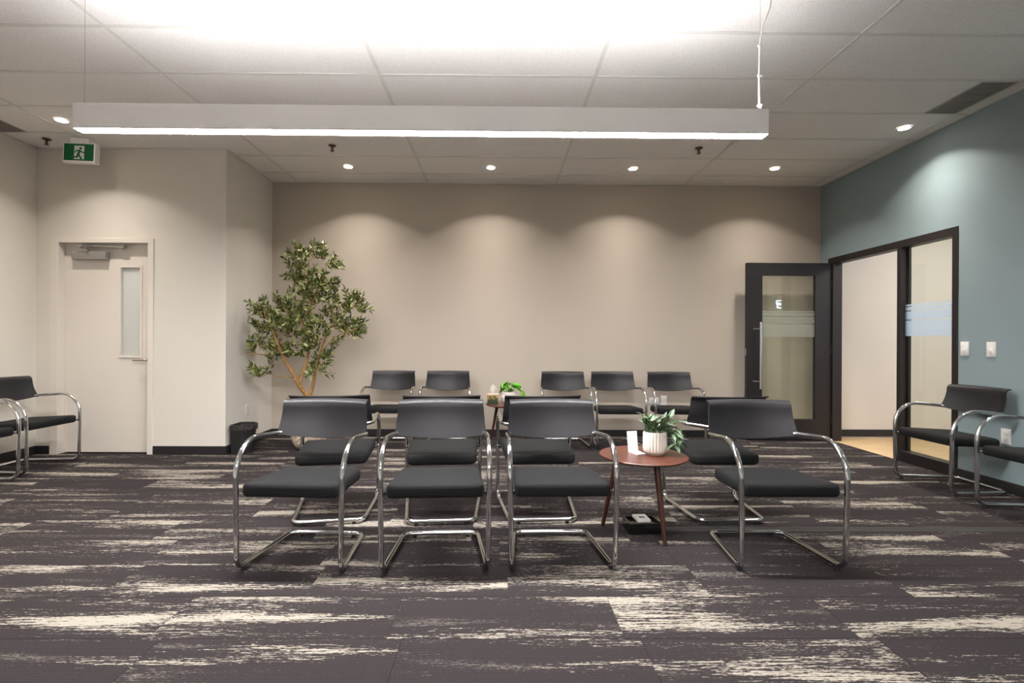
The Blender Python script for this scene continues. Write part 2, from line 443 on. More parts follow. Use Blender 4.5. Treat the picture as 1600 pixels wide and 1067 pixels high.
# ------------------------------------------------------------------ ceiling: grid and tiles
ceiling = struct(obj('ceiling', box(XL - 0.1, XR + 0.1, YF - 0.1, YB + 0.1, ZC + 0.05, ZC + 0.15), M['tbar']), 'suspended ceiling of long white speckled tiles', 'ceiling')
GX = [-0.8445 + 1.524 * i for i in range(-2, 4)]
GY = []
y = YB - 0.338
while y > YF: GY.append(y); y -= 0.508
for gx in GX: obj('grid_runner', box(gx - 0.012, gx + 0.012, YF, YB, ZC - 0.001, ZC + 0.03), M['tbar'], ceiling, 0)
xs = [XL] + GX + [XR]
ys = [YF] + GY[::-1] + [YB]
tb = box(-1, 1, -0.012, 0.012, -0.0005, 0.03)
tbm = bpy.data.meshes.new('cross_bar'); tb.to_mesh(tbm); tb.free(); tbm.materials.append(M['tbar'])
for gy in GY:
    for a, b in zip(xs, xs[1:]):
        obj_me('cross_bar', tbm, ceiling, ((a + b) / 2, gy, ZC), scale=((b - a) / 2 - 0.012, 1, 1))
obj('wall_angle', boxes([(XL, XL + 0.02, YF, YA, ZC, ZC + 0.02), (XL, XA, YA - 0.02, YA, ZC, ZC + 0.02), (XA, XA + 0.02, YA, YB, ZC, ZC + 0.02), (XA, XR, YB - 0.02, YB, ZC, ZC + 0.02), (XR - 0.02, XR, YF, YB, ZC, ZC + 0.02)]), M['tbar'], ceiling, 0)
cache = {}
def tile_mesh(w_, d_):
    kx = (round(w_, 3), round(d_, 3))
    if kx not in cache:
        bm = box(-w_ / 2, w_ / 2, -d_ / 2, d_ / 2, 0.0, 0.016); me = bpy.data.meshes.new('ceiling_tile'); bm.to_mesh(me); bm.free()
        me.materials.append(M['tile']); cache[kx] = me
    return cache[kx]
VENT_R = (3.47, 3.7155, 3.475 + 0.012, 3.983 - 0.012)
VENT_L = (-4.50, -4.277, 3.983 + 0.012, 4.491 - 0.012)
for ya, yb in zip(ys, ys[1:]):
    for xa, xb in zip(xs, xs[1:]):
        a, b = xa + 0.012, xb - 0.012
        yc = (ya + yb) / 2
        if yc > YA and b < XA: continue
        if yc > YA and a < XA: a = XA
        for vx0, vx1, vy0, vy1 in (VENT_R, VENT_L):
            if vy0 < yc < vy1:
                if vx0 > a - 0.01 and vx1 <= b + 0.01 and vx0 > 0: b = vx0
                if vx0 < 0 and xa == XL: a = vx1
        if b - a < 0.01: continue
        obj_me('ceiling_tile', tile_mesh(b - a, yb - ya - 0.022), ceiling, ((a + b) / 2, yc, ZC + 0.004))

def vent(v, label):
    x0, x1, ya, yb = v
    t = thing('ceiling_vent', label, 'vent', (0, 0, ZC))
    obj('vent_frame', boxes([(x0, x0 + 0.015, ya, yb, -0.002, 0.03), (x1 - 0.015, x1, ya, yb, -0.002, 0.03), (x0 + 0.015, x1 - 0.015, ya, ya + 0.012, -0.002, 0.03), (x0 + 0.015, x1 - 0.015, yb - 0.012, yb, -0.002, 0.03)]), M['greymetal'], t, 0)
    obj('duct', box(x0 + 0.001, x1 - 0.001, ya + 0.001, yb - 0.001, 0.032, 0.045), M['slot'], t, 0)
    n = 22
    bm = box(x0 + 0.015, x1 - 0.015, -0.0055, 0.0055, 0.002, 0.022); me = bpy.data.meshes.new('slat'); bm.to_mesh(me); bm.free(); me.materials.append(M['vent'])
    for i in range(n):
        obj_me('slat', me, t, (0, ya + 0.012 + (yb - ya - 0.024) * (i + 0.5) / n, 0), (R(0), 0, 0))
M['vent'] = mat('vent_metal', rgb(150, 143, 138), 0.5, 0.0)
vent(VENT_R, 'slatted dark ceiling vent above the blue-grey wall')
vent(VENT_L, 'slatted ceiling vent by the left wall, cut by the picture edge')

# ------------------------------------------------------------------ white fire door
frame = struct(obj('trim_1', boxes([(DX0, -4.312, YA - 0.012, YA + 0.07, 0, DZ), (-3.441, DX1, YA - 0.012, YA + 0.07, 0, DZ), (-4.312, -3.441, YA - 0.012, YA + 0.07, 2.075, DZ),
    (DX0 + 0.03, -4.297, YA + 0.07, YA + 0.19, 0, DZ - 0.02), (-3.435, DX1 - 0.03, YA + 0.07, YA + 0.19, 0, DZ - 0.02), (-4.297, -3.435, YA + 0.07, YA + 0.19, 2.063, DZ - 0.02)], 0.002), M['doorcream'], smooth=0), 'cream metal frame of the white fire door', 'door frame')
door = bpy.data.objects.new('door_1', None); COL.objects.link(door); door.location = (-3.87, 4.93, 0)
struct(door, 'cream fire door with a narrow window and a grey closer', 'door')
def rel(bm, o):
    bmesh.ops.translate(bm, verts=bm.verts, vec=-o.location); return bm
VX0, VX1, VZ0, VZ1 = -3.757, -3.57, 0.965, 1.842
Y1 = 4.932
obj('leaf', rel(boxes([(-4.296, VX0, Y1, Y1 + 0.045, 0.006, 2.062), (VX1, -3.437, Y1, Y1 + 0.045, 0.006, 2.062), (VX0, VX1, Y1, Y1 + 0.045, 0.006, VZ0), (VX0, VX1, Y1, Y1 + 0.045, VZ1, 2.062)]), door), M['doorcream'], door, 0)
obj('vision_frame', rel(boxes([(VX0 - 0.022, VX0, Y1 - 0.009, Y1, VZ0 - 0.022, VZ1 + 0.022), (VX1, VX1 + 0.022, Y1 - 0.009, Y1, VZ0 - 0.022, VZ1 + 0.022), (VX0, VX1, Y1 - 0.009, Y1, VZ0 - 0.022, VZ0), (VX0, VX1, Y1 - 0.009, Y1, VZ1, VZ1 + 0.022)], 0.003), door), M['doorcream'], door, 0)
obj('pane', rel(box(VX0, VX1, Y1 + 0.018, Y1 + 0.024, VZ0, VZ1), door), M['frost'], door, 0)
# lever
lv = lathe([(0.026, 0), (0.026, 0.008), (0.011, 0.012), (0.011, 0.055)], 20); bmesh.ops.rotate(lv, verts=lv.verts, matrix=Matrix.Rotation(R(90), 3, 'X'))
bmesh.ops.translate(lv, verts=lv.verts, vec=(-3.478, Y1, 0.925))
add_sweep(lv, fillet([(-3.478, Y1 - 0.04, 0.925), (-3.478, Y1 - 0.058, 0.925), (-3.60, Y1 - 0.058, 0.925)], [0, 0.012, 0]), 0.0095, 10)
obj('lever_handle', rel(lv, door), M['steel'], door)
cl = obj('closer', rel(box(-4.205, -3.872, Y1 - 0.06, Y1 - 0.0005, 1.917, 1.995, bev=0.004), door), M['greymetal'], door)
ca = boxes([(-4.115, -4.06, Y1 - 0.045, Y1 - 0.02, 1.995, 2.02)], 0.003)
add_sweep(ca, [(-4.085, Y1 - 0.03, 2.022), (-4.02, Y1 - 0.10, 2.03), (-4.10, Y1 - 0.075, 2.05)], 0.009, 8)
add_sweep(ca, [(-4.10, Y1 - 0.075, 2.05), (-3.70, Y1 - 0.06, 2.04)], 0.010, 8)
add_box(ca, -3.74, -3.68, Y1 - 0.075, Y1 - 0.03, 2.032, 2.056, bev=0.003)
add_box(ca, -4.12, -4.08, Y1 - 0.09, Y1 - 0.06, 2.03, 2.058, bev=0.003)
obj('closer_arm', rel(ca, door), M['steel'], door)

# ------------------------------------------------------------------ dark frame with sidelight
FX0, FX1 = XR - 0.008, XR + 0.098
MY0, MY1 = 4.668, 4.713
struct(obj('trim_2', boxes([(FX0, FX1, OY0, 4.138, 0, OZ), (FX0, FX1, MY0, MY1, 0, 2.043), (FX0, FX1, 5.615, OY1, 0, OZ), (FX0, FX1, 4.138, 5.615, 2.043, OZ), (FX0, FX1, 4.138, MY0, 0, 0.10),
    (XR + 0.055, XR + 0.07, MY0 - 0.02, MY0, 0.10, 2.043)], 0.002), M['darkbronze'], smooth=0), 'dark bronze frame around the doorway and glass sidelight', 'door frame')
sl = struct(obj('window_1', box(XR + 0.04, XR + 0.048, 4.138, MY0, 0.10, 2.043), M['glass'], smooth=0), 'tall glass sidelight with frosted stripes beside the doorway', 'window')
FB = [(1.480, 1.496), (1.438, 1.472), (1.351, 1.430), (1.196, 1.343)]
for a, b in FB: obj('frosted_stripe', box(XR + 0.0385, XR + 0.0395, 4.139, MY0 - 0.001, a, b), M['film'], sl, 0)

# black glass door standing open against the back wall
d2 = bpy.data.objects.new('door_2', None); COL.objects.link(d2); d2.location = (3.845, 5.64, 0)
struct(d2, 'black framed glass door standing open against the back wall', 'door')
LX0, LX1, LY0, LY1 = 2.868, 3.842, 5.638, 5.682
GX0, GX1, GZ0, GZ1 = 3.048, 3.664, 0.245, 1.905
for nm, a in (('stile', (LX0, GX0, LY0, LY1, 0.012, 2.05)), ('stile', (GX1, LX1, LY0, LY1, 0.012, 2.05)), ('rail', (GX0, GX1, LY0, LY1, GZ1, 2.05)), ('rail', (GX0, GX1, LY0, LY1, 0.012, GZ0))):
    obj(nm, rel(box(*a), d2), M['espresso'], d2, 0)
obj('pane', rel(box(GX0, GX1, 5.656, 5.664, GZ0, GZ1), d2), M['glass'], d2, 0)
for a, b in FB: obj('frosted_stripe', rel(box(GX0, GX1, 5.6545, 5.6555, a, b), d2), M['filmd'], d2, 0)
ph = sweep([(2.987, 5.555, 0.60), (2.987, 5.555, 1.362)], 0.0125, 12)
for z in (0.683, 1.285): add_sweep(ph, [(2.945, 5.638, z), (2.983, 5.557, z)], 0.009, 10)
obj('pull_handle', rel(ph, d2), M['steel'], d2)
for z in (0.25, 1.05, 1.8): obj('hinge', rel(sweep([(3.848, 5.632, z - 0.05), (3.848, 5.632, z + 0.05)], 0.006, 8), d2), M['darkbronze'], d2)
obj('latch_plate', rel(box(LX0 - 0.002, LX0, LY0 + 0.01, LY1 - 0.01, 0.98, 1.06), d2), M['steel'], d2, 0)

# ------------------------------------------------------------------ backlit letter in the corridor
sg = thing('halo_letter', 'backlit capital letter glowing blue-white, reflected in the open glass door', 'sign', (5.96, CY0, 1.8))
poly = [(-0.075, 0), (-0.075, 0.21), (0.075, 0.21), (0.075, 0.178), (-0.037, 0.178), (-0.037, 0.122), (0.06, 0.122), (0.06, 0.09), (-0.037, 0.09), (-0.037, 0)]
bm = bmesh.new(); add_prism(bm, poly, lambda a, b: (-a, 0.018, b), lambda a, b: (-a, 0.028, b)); obj('letter_face', bm, M['greymetal'], sg, 0)
poly2 = [(-0.097, -0.022), (-0.097, 0.232), (0.097, 0.232), (0.097, 0.160), (0.08, 0.150), (0.08, 0.068), (-0.015, 0.068), (-0.015, -0.022)]
bm = bmesh.new(); add_prism(bm, poly2, lambda a, b: (-a, 0.001, b), lambda a, b: (-a, 0.006, b)); obj('light_back', bm, M['halo'], sg, 0)

# ------------------------------------------------------------------ lamps
def spot(x, y, label):
    t = thing('recessed_spotlight', label, 'downlight', (x, y, ZC), group='recessed ceiling spotlights')
    obj('trim_ring', lathe([(0.042, 0.002), (0.056, 0.0), (0.058, -0.003), (0.046, -0.005), (0.042, 0.001)], 28, cap0=False, cap1=False), M['white'], t)
    obj('lens', lathe([(0.001, 0.0005), (0.042, 0.0005), (0.042, 0.003), (0.001, 0.003)], 28), M['lens_spot'], t)
    L = bpy.data.lights.new('spot_lamp', 'SPOT'); L.energy = DOWN_W; L.color = DOWN_COL
    L.spot_size = R(120); L.spot_blend = 0.1; L.shadow_soft_size = 0.045
    # reflector beam: strongest straight down, fading towards the cut-off
    L.use_nodes = True; nt = L.node_tree; em = nt.nodes['Emission']
    tc = nt.nodes.new('ShaderNodeTexCoord'); sx = nt.nodes.new('ShaderNodeSeparateXYZ'); nt.links.new(tc.outputs['Normal'], sx.inputs[0])
    ab = nt.nodes.new('ShaderNodeMath'); ab.operation = 'ABSOLUTE'; nt.links.new(sx.outputs[2], ab.inputs[0])
    rp = nt.nodes.new('ShaderNodeValToRGB'); nt.links.new(ab.outputs[0], rp.inputs[0]); cr = rp.color_ramp
    for _ in range(4): cr.elements.new(0.5)
    for e, (p_, g_) in zip(cr.elements, ((0.50, 0.0), (0.61, 0.14), (0.707, 0.23), (0.866, 0.50), (0.96, 0.9), (1.0, 1.0))): e.position = p_; e.color = (g_, g_, g_, 1)
    nt.links.new(rp.outputs[0], em.inputs['Strength'])
    lo = bpy.data.objects.new('spot_lamp', L); COL.objects.link(lo); lo.location = (0, 0, -0.008); lo.parent = t
spot(-3.745, 4.237, 'lit recessed spotlight above the white fire door')
spot(-1.621, 5.30, 'lit recessed spotlight at the left of the four along the back wall')
spot(-0.086, 5.295, 'second lit recessed spotlight from the left along the back wall')
spot(1.448, 5.29, 'third lit recessed spotlight from the left along the back wall')
spot(2.964, 5.25, 'lit recessed spotlight at the right of the four, near the blue-grey wall corner')
spot(3.526, 4.242, 'lit recessed spotlight beside the slatted vent, over the blue-grey wall')
spot(3.526, 2.72, 'recessed spotlight over the blue-grey wall, just outside the right picture edge')
spot(-3.745, 2.72, 'added recessed spotlight by the left wall, outside the picture')  # this and the next two are added, unseen, for the room's light level
spot(3.526, 1.2, 'added recessed spotlight over the near blue-grey wall, outside the picture')
spot(-3.745, 1.2, 'added recessed spotlight by the near left wall, outside the picture')

def pendant(x0, x1, ya, yb, z0, z1, label, cords=True):
    cx = (x0 + x1) / 2
    t = thing('linear_pendant_lamp', label, 'pendant lamp', (cx, (ya + yb) / 2, z0))
    hx, hy, h = (x1 - x0) / 2, (yb - ya) / 2, z1 - z0
    th = 0.004
    obj('housing', boxes([(-hx, hx, -hy, -hy + th, 0, h), (-hx, hx, hy - th, hy, 0, h), (-hx, -hx + th, -hy + th, hy - th, 0, h), (hx - th, hx, -hy + th, hy - th, 0, h), (-hx + th, hx - th, -hy + th, hy - th, h * 0.5, h * 0.55)]), M['whitemetal'], t, 0)
    obj('lower_diffuser', box(-hx + th, hx - th, -hy + th, hy - th, -0.001, 0.004), M['lens_down'], t, 0)
    obj('upper_diffuser', box(-hx + th, hx - th, -hy + th, hy - th, h - 0.012, h - 0.006), M['lens_up'], t, 0)
    for x in (-hx + 0.035, hx - 0.03):
        s = sweep([(x, 0, h - 0.01), (x, 0, ZC - z0)], 0.0016, 6); add_lathe(s, [(0.006, h - 0.012), (0.006, h + 0.015), (0.003, h + 0.025)], 10, (x, 0, 0))
        obj('suspension_cable', s, M['chrome'], t)
    if cords:
        X = hx - 0.03
        P = [(X + 0.004, 0, h), (X - 0.004, 0, h + 0.05), (X - 0.005, 0, h + 0.2), (X - 0.002, 0, h + 0.36), (X + 0.012, 0, h + 0.46), (X + 0.05, 0, h + 0.55), (X + 0.06, 0, h + 0.60), (X + 0.05, 0, ZC - z0)]
        P = fillet(P, [0.1] * 8, n=5)
        s = sweep(P, 0.005, 8)
        for z in (0.03, 0.19, 0.35): add_box(s, X - 0.012, X + 0.008, -0.007, 0.007, h + z, h + z + 0.008)
        obj('power_cord', s, M['white'], t)
pendant(-2.23, 1.428, 2.588, 2.654, 2.228, 2.36, 'long white linear pendant lamp hanging over the front row of chairs')

pendant(-2.23, 1.428, -0.95, -0.884, 2.228, 2.36, 'second long white linear pendant lamp, added unseen behind the viewer')  # added out of view to lift the ambient light of the room
# corridor and stairwell lamps
def ceiling_lamp(x, y, z, sx, sy, label, m_):
    t = thing('ceiling_light_panel', label, 'ceiling light', (x, y, z))
    obj('panel_frame', boxes([(-sx, -sx + 0.02, -sy, sy, -0.03, 0), (sx - 0.02, sx, -sy, sy, -0.03, 0), (-sx + 0.02, sx - 0.02, -sy, -sy + 0.02, -0.03, 0), (-sx + 0.02, sx - 0.02, sy - 0.02, sy, -0.03, 0)]), M['white'], t, 0)
    obj('panel_lens', box(-sx + 0.02, sx - 0.02, -sy + 0.02, sy - 0.02, -0.025, -0.018), m_, t, 0)
ceiling_lamp(5.2, 4.6, CZ, 0.6, 0.3, 'flat ceiling light panel in the corridor beyond the doorway', M['corr_lamp'])
ceiling_lamp(5.4, 2.4, CZ, 0.6, 0.3, 'second flat ceiling light panel further down the corridor', M['corr_lamp'])
ceiling_lamp(-3.7, 5.8, ZC - 0.1, 0.5, 0.15, 'flat ceiling light panel in the space behind the white door', M['corr_lamp'])

# ------------------------------------------------------------------ exit sign
ex = thing('exit_sign', 'green and white running man exit sign hung under the ceiling by the white door', 'exit sign', (-3.908, 4.6, 2.77), R(-1.5))
ex.rotation_euler = (0, R(2.4), R(-1.5))
w2, h_, d_ = 0.152, 0.185, 0.058
obj('housing', box(-w2, w2, 0, d_, 0, h_, bev=0.003), M['whitemetal'], ex)
obj('canopy', box(-0.09, 0.09, 0.0, 0.058, h_, ZC - 2.77), M['whitemetal'], ex)
obj('green_panel', box(-w2 + 0.012, w2 - 0.012, -0.0015, 0, 0.018, h_ - 0.012), M['green'], ex, 0)
pw = M['white']
pc = obj('pictogram_door', box(-0.042, 0.052, -0.0022, -0.0015, 0.03, h_ - 0.03), pw, ex, 0)
def flat(polys, y_a, y_b):
    bm = bmesh.new()
    for p in polys: add_prism(bm, p, lambda a, b: (a, y_a, b), lambda a, b: (a, y_b, b))
    return bm
def cap(ax, az, bx, bz, r, n=6):
    A, B = Vector((ax, az)), Vector((bx, bz)); d = math.atan2(bz - az, bx - ax)
    pts = [(B.x + r * math.cos(d - PI / 2 + PI * k / n), B.y + r * math.sin(d - PI / 2 + PI * k / n)) for k in range(n + 1)]
    pts += [(A.x + r * math.cos(d + PI / 2 + PI * k / n), A.y + r * math.sin(d + PI / 2 + PI * k / n)) for k in range(n + 1)]
    return pts
head = [(0.018 + 0.012 * math.cos(2 * PI * k / 14), 0.131 + 0.012 * math.sin(2 * PI * k / 14)) for k in range(14)]
man = [head, cap(0.010, 0.108, -0.004, 0.075, 0.011), cap(0.012, 0.112, -0.020, 0.110, 0.0055), cap(-0.020, 0.110, -0.033, 0.094, 0.0055), cap(0.014, 0.110, 0.030, 0.097, 0.0055), cap(0.030, 0.097, 0.050, 0.092, 0.0055),
       cap(-0.003, 0.075, 0.012, 0.056, 0.008), cap(0.012, 0.058, 0.028, 0.034, 0.007), cap(-0.008, 0.075, -0.012, 0.051, 0.008), cap(-0.012, 0.049, -0.052, 0.049, 0.0065)]
bm = bmesh.new()
for k_, p in enumerate(man): add_prism(bm, p, lambda a, b: (a, -0.0032 - 0.0001 * k_, b), lambda a, b: (a, -0.0022, b))
obj('running_figure', bm, M['green'], ex, 0)

# ------------------------------------------------------------------ sprinklers
def sprinkler(x, y, label):
    t = thing('fire_sprinkler', label, 'sprinkler', (x, y, ZC), group='fire sprinklers in the ceiling')
    obj('escutcheon', lathe([(0.036, 0), (0.034, -0.006), (0.018, -0.012), (0.012, -0.014)], 20), M['sprinkler'], t)
    b = lathe([(0.010, -0.012), (0.010, -0.026), (0.006, -0.028), (0.006, -0.05)], 12)
    for s in (-1, 1): add_sweep(b, [(s * 0.008, 0, -0.024), (s * 0.016, 0, -0.036), (s * 0.004, 0, -0.052)], 0.003, 6)
    obj('frame_arms', b, M['sprinkler'], t)
    d = lathe([(0.004, -0.05), (0.019, -0.052), (0.019, -0.0545), (0.002, -0.055)], 16)
    obj('deflector', d, M['sprinkler'], t)
sprinkler(-4.233, 4.635, 'small bronze ceiling sprinkler left of the exit sign')
sprinkler(-1.601, 4.731, 'small bronze ceiling sprinkler left of center, above the olive tree side')
sprinkler(1.928, 4.719, 'small bronze ceiling sprinkler near the right end of the pendant lamp')

# ------------------------------------------------------------------ outlets and switches
def plate(name, label, cat, loc, rz, kind, w_=0.072, h_=0.116):
    """wall plate; local -y faces the room"""
    t = thing(name, label, cat, loc, rz)
    obj('cover_plate', box(-w_ / 2, w_ / 2, -0.006, 0, -h_ / 2, h_ / 2, bev=0.002), M['white'], t)
    if kind == 'switch':
        obj('rocker', box(-0.012, 0.012, -0.012, -0.006, -0.035, 0.002, bev=0.0015), M['white'], t)
        obj('slider_slot', box(-0.017, 0.017, -0.0068, -0.006, -0.038, 0.038), M['whitemetal'], t)
    elif kind == 'outlet':
        for s in (-1, 1):
            f = obj('socket', box(-0.016, 0.016, -0.0085, -0.006, s * 0.022 - 0.016, s * 0.022 + 0.016, bev=0.001), M['white'], t)
            obj('slot', boxes([(-0.008, -0.006, -0.0088, -0.0085, s * 0.022 - 0.004, s * 0.022 + 0.006), (0.005, 0.007, -0.0088, -0.0085, s * 0.022 - 0.004, s * 0.022 + 0.006), (-0.002, 0.002, -0.0088, -0.0085, s * 0.022 - 0.011, s * 0.022 - 0.007)]), M['slot'], f, 0)
    else:
        obj('jack_insert', box(-0.012, 0.012, -0.0075, -0.006, -0.01, 0.01), M['whitemetal'], t)
    return t
plate('light_switch', 'white light switch on the blue-grey wall, nearer the sidelight', 'light switch', (XR, 4.024, 1.083), R(-90), 'switch')
plate('light_switch', 'white light switch on the blue-grey wall, farther from the sidelight', 'light switch', (XR, 3.806, 1.081), R(-90), 'switch')
plate('wall_outlet', 'white double outlet low on the blue-grey wall behind the chairs', 'outlet', (XR, 3.692, 0.422), R(-90), 'outlet')
plate('wall_outlet', 'white outlet on the cream return wall above the waste bin', 'outlet', (XA, 5.266, 0.382), R(90), 'outlet')
p = plate('wall_outlet', 'white sideways outlet on the back wall behind a chair', 'outlet', (1.861, YB, 0.432), 0, 'outlet')
p.rotation_euler = (0, R(90), 0)
p = plate('wall_plate', 'plain white plate on the back wall beside the sideways outlet', 'wall plate', (1.98, YB, 0.432), 0, 'blank')

# ------------------------------------------------------------------ chairs
def make_chair(name, label):
    """local: -y is the front, origin on the floor"""
    t = thing(name, label, 'chair')
    zr = 0.024
    P = [(0.252, 0.115, 0.608), (0.262, -0.27, 0.645), (0.252, -0.27, zr), (0.208, 0.20, zr),
         (-0.208, 0.20, zr), (-0.252, -0.27, zr), (-0.262, -0.27, 0.645), (-0.252, 0.115, 0.608), (-0.12, 0.205, 0.598), (0.12, 0.205, 0.598)]
    rad = [0.05, 0.175, 0.06, 0.055, 0.055, 0.06, 0.175, 0.05, 0.06, 0.06]
    obj('tube_frame', sweep(fillet(P, rad, True, 10), 0.0132, 14, closed=True), M['chrome'], t, 60)
    # seat cushion
    out = rounded_poly([(-0.238, -0.270), (0.238, -0.270), (0.217, 0.155), (-0.217, 0.155)], [0.03, 0.03, 0.055, 0.055], 6)
    prof = [(0.030, 0.0), (0.012, 0.002), (0.003, 0.010), (0.0, 0.024), (0.0, 0.044), (0.003, 0.056), (0.009, 0.063), (0.018, 0.067)]
    def zt(x, y): return 0.368 - 0.045 * (y + 0.27)
    rings = [[(x, y, zt(x, y) + z) for x, y in inset2d(out, ins)] for ins, z in prof]
    base = inset2d(out, 0.018)
    for f_, z in ((0.80, 0.0705), (0.5, 0.072), (0.2, 0.072)):
        rings.append([(x * f_, -0.058 + (y + 0.058) * f_, zt(x * f_, -0.058 + (y + 0.058) * f_) + z) for x, y in base])
    bm = bmesh.new(); add_loft(bm, rings); obj('seat', bm, M['fabric'], t, 50)
    # backrest shell
    bm = bmesh.new(); NU = 20
    prof = [(0.0, 0.0)] + [(k / 10.0, None) for k in range(1, 10)]
    rows = []
    def pt(u, v):
        hw = 0.252 - 0.014 * v
        zb = 0.600 - 0.028 * (1 - u * u) ; ztop = 0.764
        z = zb + (ztop - zb) * v
        yy = 0.168 + 0.045 * v + 0.012 * math.sin(PI * v) - 0.060 * u * u
        return (hw * u, yy, z)
    for v in [0, 0.06, 0.15, 0.3, 0.45, 0.6, 0.75, 0.88, 1.0]:
        rows.append([pt(-1 + 2 * i / NU, v) for i in range(NU + 1)])
    for k_ in range(1, 7):       # curl of the top edge to the rear
        a = R(16 * k_); r_ = 0.018
        rows.append([(lambda q: (q[0], q[1] + r_ * (1 - math.cos(a)) + 0.0025 * k_, q[2] + r_ * math.sin(a)))(pt(-1 + 2 * i / NU, 1.0)) for i in range(NU + 1)])
    V = [[bm.verts.new(p) for p in row] for row in rows]
    for A, B in zip(V, V[1:]):
        for i in range(NU): bm.faces.new((A[i], A[i + 1], B[i + 1], B[i]))
    bmesh.ops.recalc_face_normals(bm, faces=bm.faces)
    res = bmesh.ops.solidify(bm, geom=list(bm.faces), thickness=-0.008)
    ob = obj('backrest', bm, M['backrest'], t, 50)
    for s in (-1, 1):
        obj('seat_bracket', sweep([(s * 0.256, -0.255, 0.385), (s * 0.215, -0.22, 0.387)], 0.008, 8), M['chrome'], t)
        obj('glide', lathe([(0.011, 0), (0.013, 0.004), (0.011, 0.016)], 12, (s * 0.245, -0.225, 0)), M['rubber'], t)
        obj('glide', lathe([(0.011, 0), (0.013, 0.004), (0.011, 0.016)], 12, (s * 0.150, 0.20, 0)), M['rubber'], t)
    return t
def dup(root, loc, rz, label, group=None):
    r = root.copy(); COL.objects.link(r); r.location = loc; r.rotation_euler = (0, 0, rz); r['label'] = label
    if group: r['group'] = group
    for ch in list(root.children):
        c = ch.copy(); COL.objects.link(c); c.parent = r
        for g in ch.children:
            d = g.copy(); COL.objects.link(d); d.parent = c
    return r
def legs_at(cx, cy, deg):
    """chair origin such that the middle of the front legs is at cx, cy"""
    a = R(deg)
    return (cx - 0.27 * math.sin(a), cy + 0.27 * math.cos(a), 0)
chair = make_chair('cantilever_chair', '')
CH = [
 # front-leg middle, rotation, label, group
 (-0.995, 2.35, -3, 'black cantilever chair at the left end of the front row, facing the viewer', 'front row chairs'),
 (-0.297, 2.35, 3, 'second black cantilever chair from the left in the front row, facing the viewer', 'front row chairs'),
 (0.321, 2.37, 2, 'black cantilever chair in the front row just left of the near round table', 'front row chairs'),
 (1.441, 2.37, 0, 'black cantilever chair in the front row right of the near round table', 'front row chairs'),
 (-1.10, 3.465, 189, 'leftmost black cantilever chair of the turned away row, backed against the front row', 'second row chairs facing away'),
 (-0.380, 3.475, 184.5, 'second chair from the left of the row turned away from the viewer', 'second row chairs facing away'),
 (0.258, 3.50, 183, 'third chair from the left of the turned away row, its left arm showing', 'second row chairs facing away'),
 (1.44, 3.495, 181, 'chair turned away, right of the near round table, behind a front row chair', 'second row chairs facing away'),
 (-1.173, 5.12, 0, 'cantilever chair on the back wall nearest the olive tree', 'chairs along the back wall'),
 (-0.56, 5.12, 0, 'cantilever chair on the back wall just left of the tissue box table', 'chairs along the back wall'),
 (0.725, 5.12, -1, 'leftmost of three chairs on the back wall right of the tissue box table', 'chairs along the back wall'),
 (1.295, 5.12, 0, 'middle of three chairs on the back wall right of the tissue box table', 'chairs along the back wall'),
 (1.915, 5.12, -3, 'cantilever chair on the back wall nearest the open glass door', 'chairs along the back wall'),
 (-3.86, 4.315, 90, 'cantilever chair against the left wall nearest the white fire door', 'chairs along the left wall'),
 (-3.79, 3.665, 90, 'cantilever chair at the left wall, mostly cut off by the picture edge', 'chairs along the left wall'),
 (3.318, 3.815, -90, 'cantilever chair against the blue-grey wall beside the glass sidelight', 'chairs along the right wall'),
 (3.295, 3.09, -90, 'cantilever chair against the blue-grey wall, cut off by the right picture edge', 'chairs along the right wall'),
]
for i, (cx, cy, dg, lb, gp) in enumerate(CH):
    loc = legs_at(cx, cy, dg)
    if i == 0:
        chair.location = loc; chair.rotation_euler = (0, 0, R(dg)); chair['label'] = lb; chair['group'] = gp
    else: dup(chair, loc, R(dg), lb, gp)

# ------------------------------------------------------------------ tables
def table(name, label, loc, angs):
    t = thing(name, label, 'table', loc)
    obj('table_top', lathe([(0.215, 0.428), (0.245, 0.434), (0.257, 0.442), (0.258, 0.447), (0.255, 0.45), (0.24, 0.45)], 64), M['walnut'], t, 40)
    obj('under_plate', lathe([(0.15, 0.415), (0.16, 0.428)], 32), M['walnutleg'], t)
    for a in angs:
        c, s = math.cos(R(a)), math.sin(R(a))
        obj('leg', sweep([(0.238 * c, 0.238 * s, 0.0), (0.235 * c, 0.235 * s, 0.008), (0.15 * c, 0.15 * s, 0.425)], [0.011, 0.012, 0.0175], 14), M['walnutleg'], t)
    return t
TZ = 0.45
T1 = (0.872, 2.935, 0)
table('side_table', 'round walnut side table between front row chairs, holding the ribbed pot', T1, (-76, 166, 45))
T2 = (0.125, 5.36, 0)
table('side_table', 'round walnut side table by the back wall, holding the tissue box', T2, (150, 30, -90))

# sign holder
sh = bmesh.new()
prof = [(-0.072, 0.0), (0.014, 0.0), (0.033, 0.122), (0.0300, 0.1225), (0.0112, 0.003), (-0.072, 0.003)]
add_prism(sh, prof, lambda a, b: (-0.034, a, b), lambda a, b: (0.034, a, b))
o = tag(obj('sign_holder', sh, M['acrylic'], smooth=0), 'small blank white acrylic sign holder on the near round table', 'sign holder')
o.location = (0.838, 3.00, TZ + 0.0005); o.rotation_euler = (0, 0, R(16))

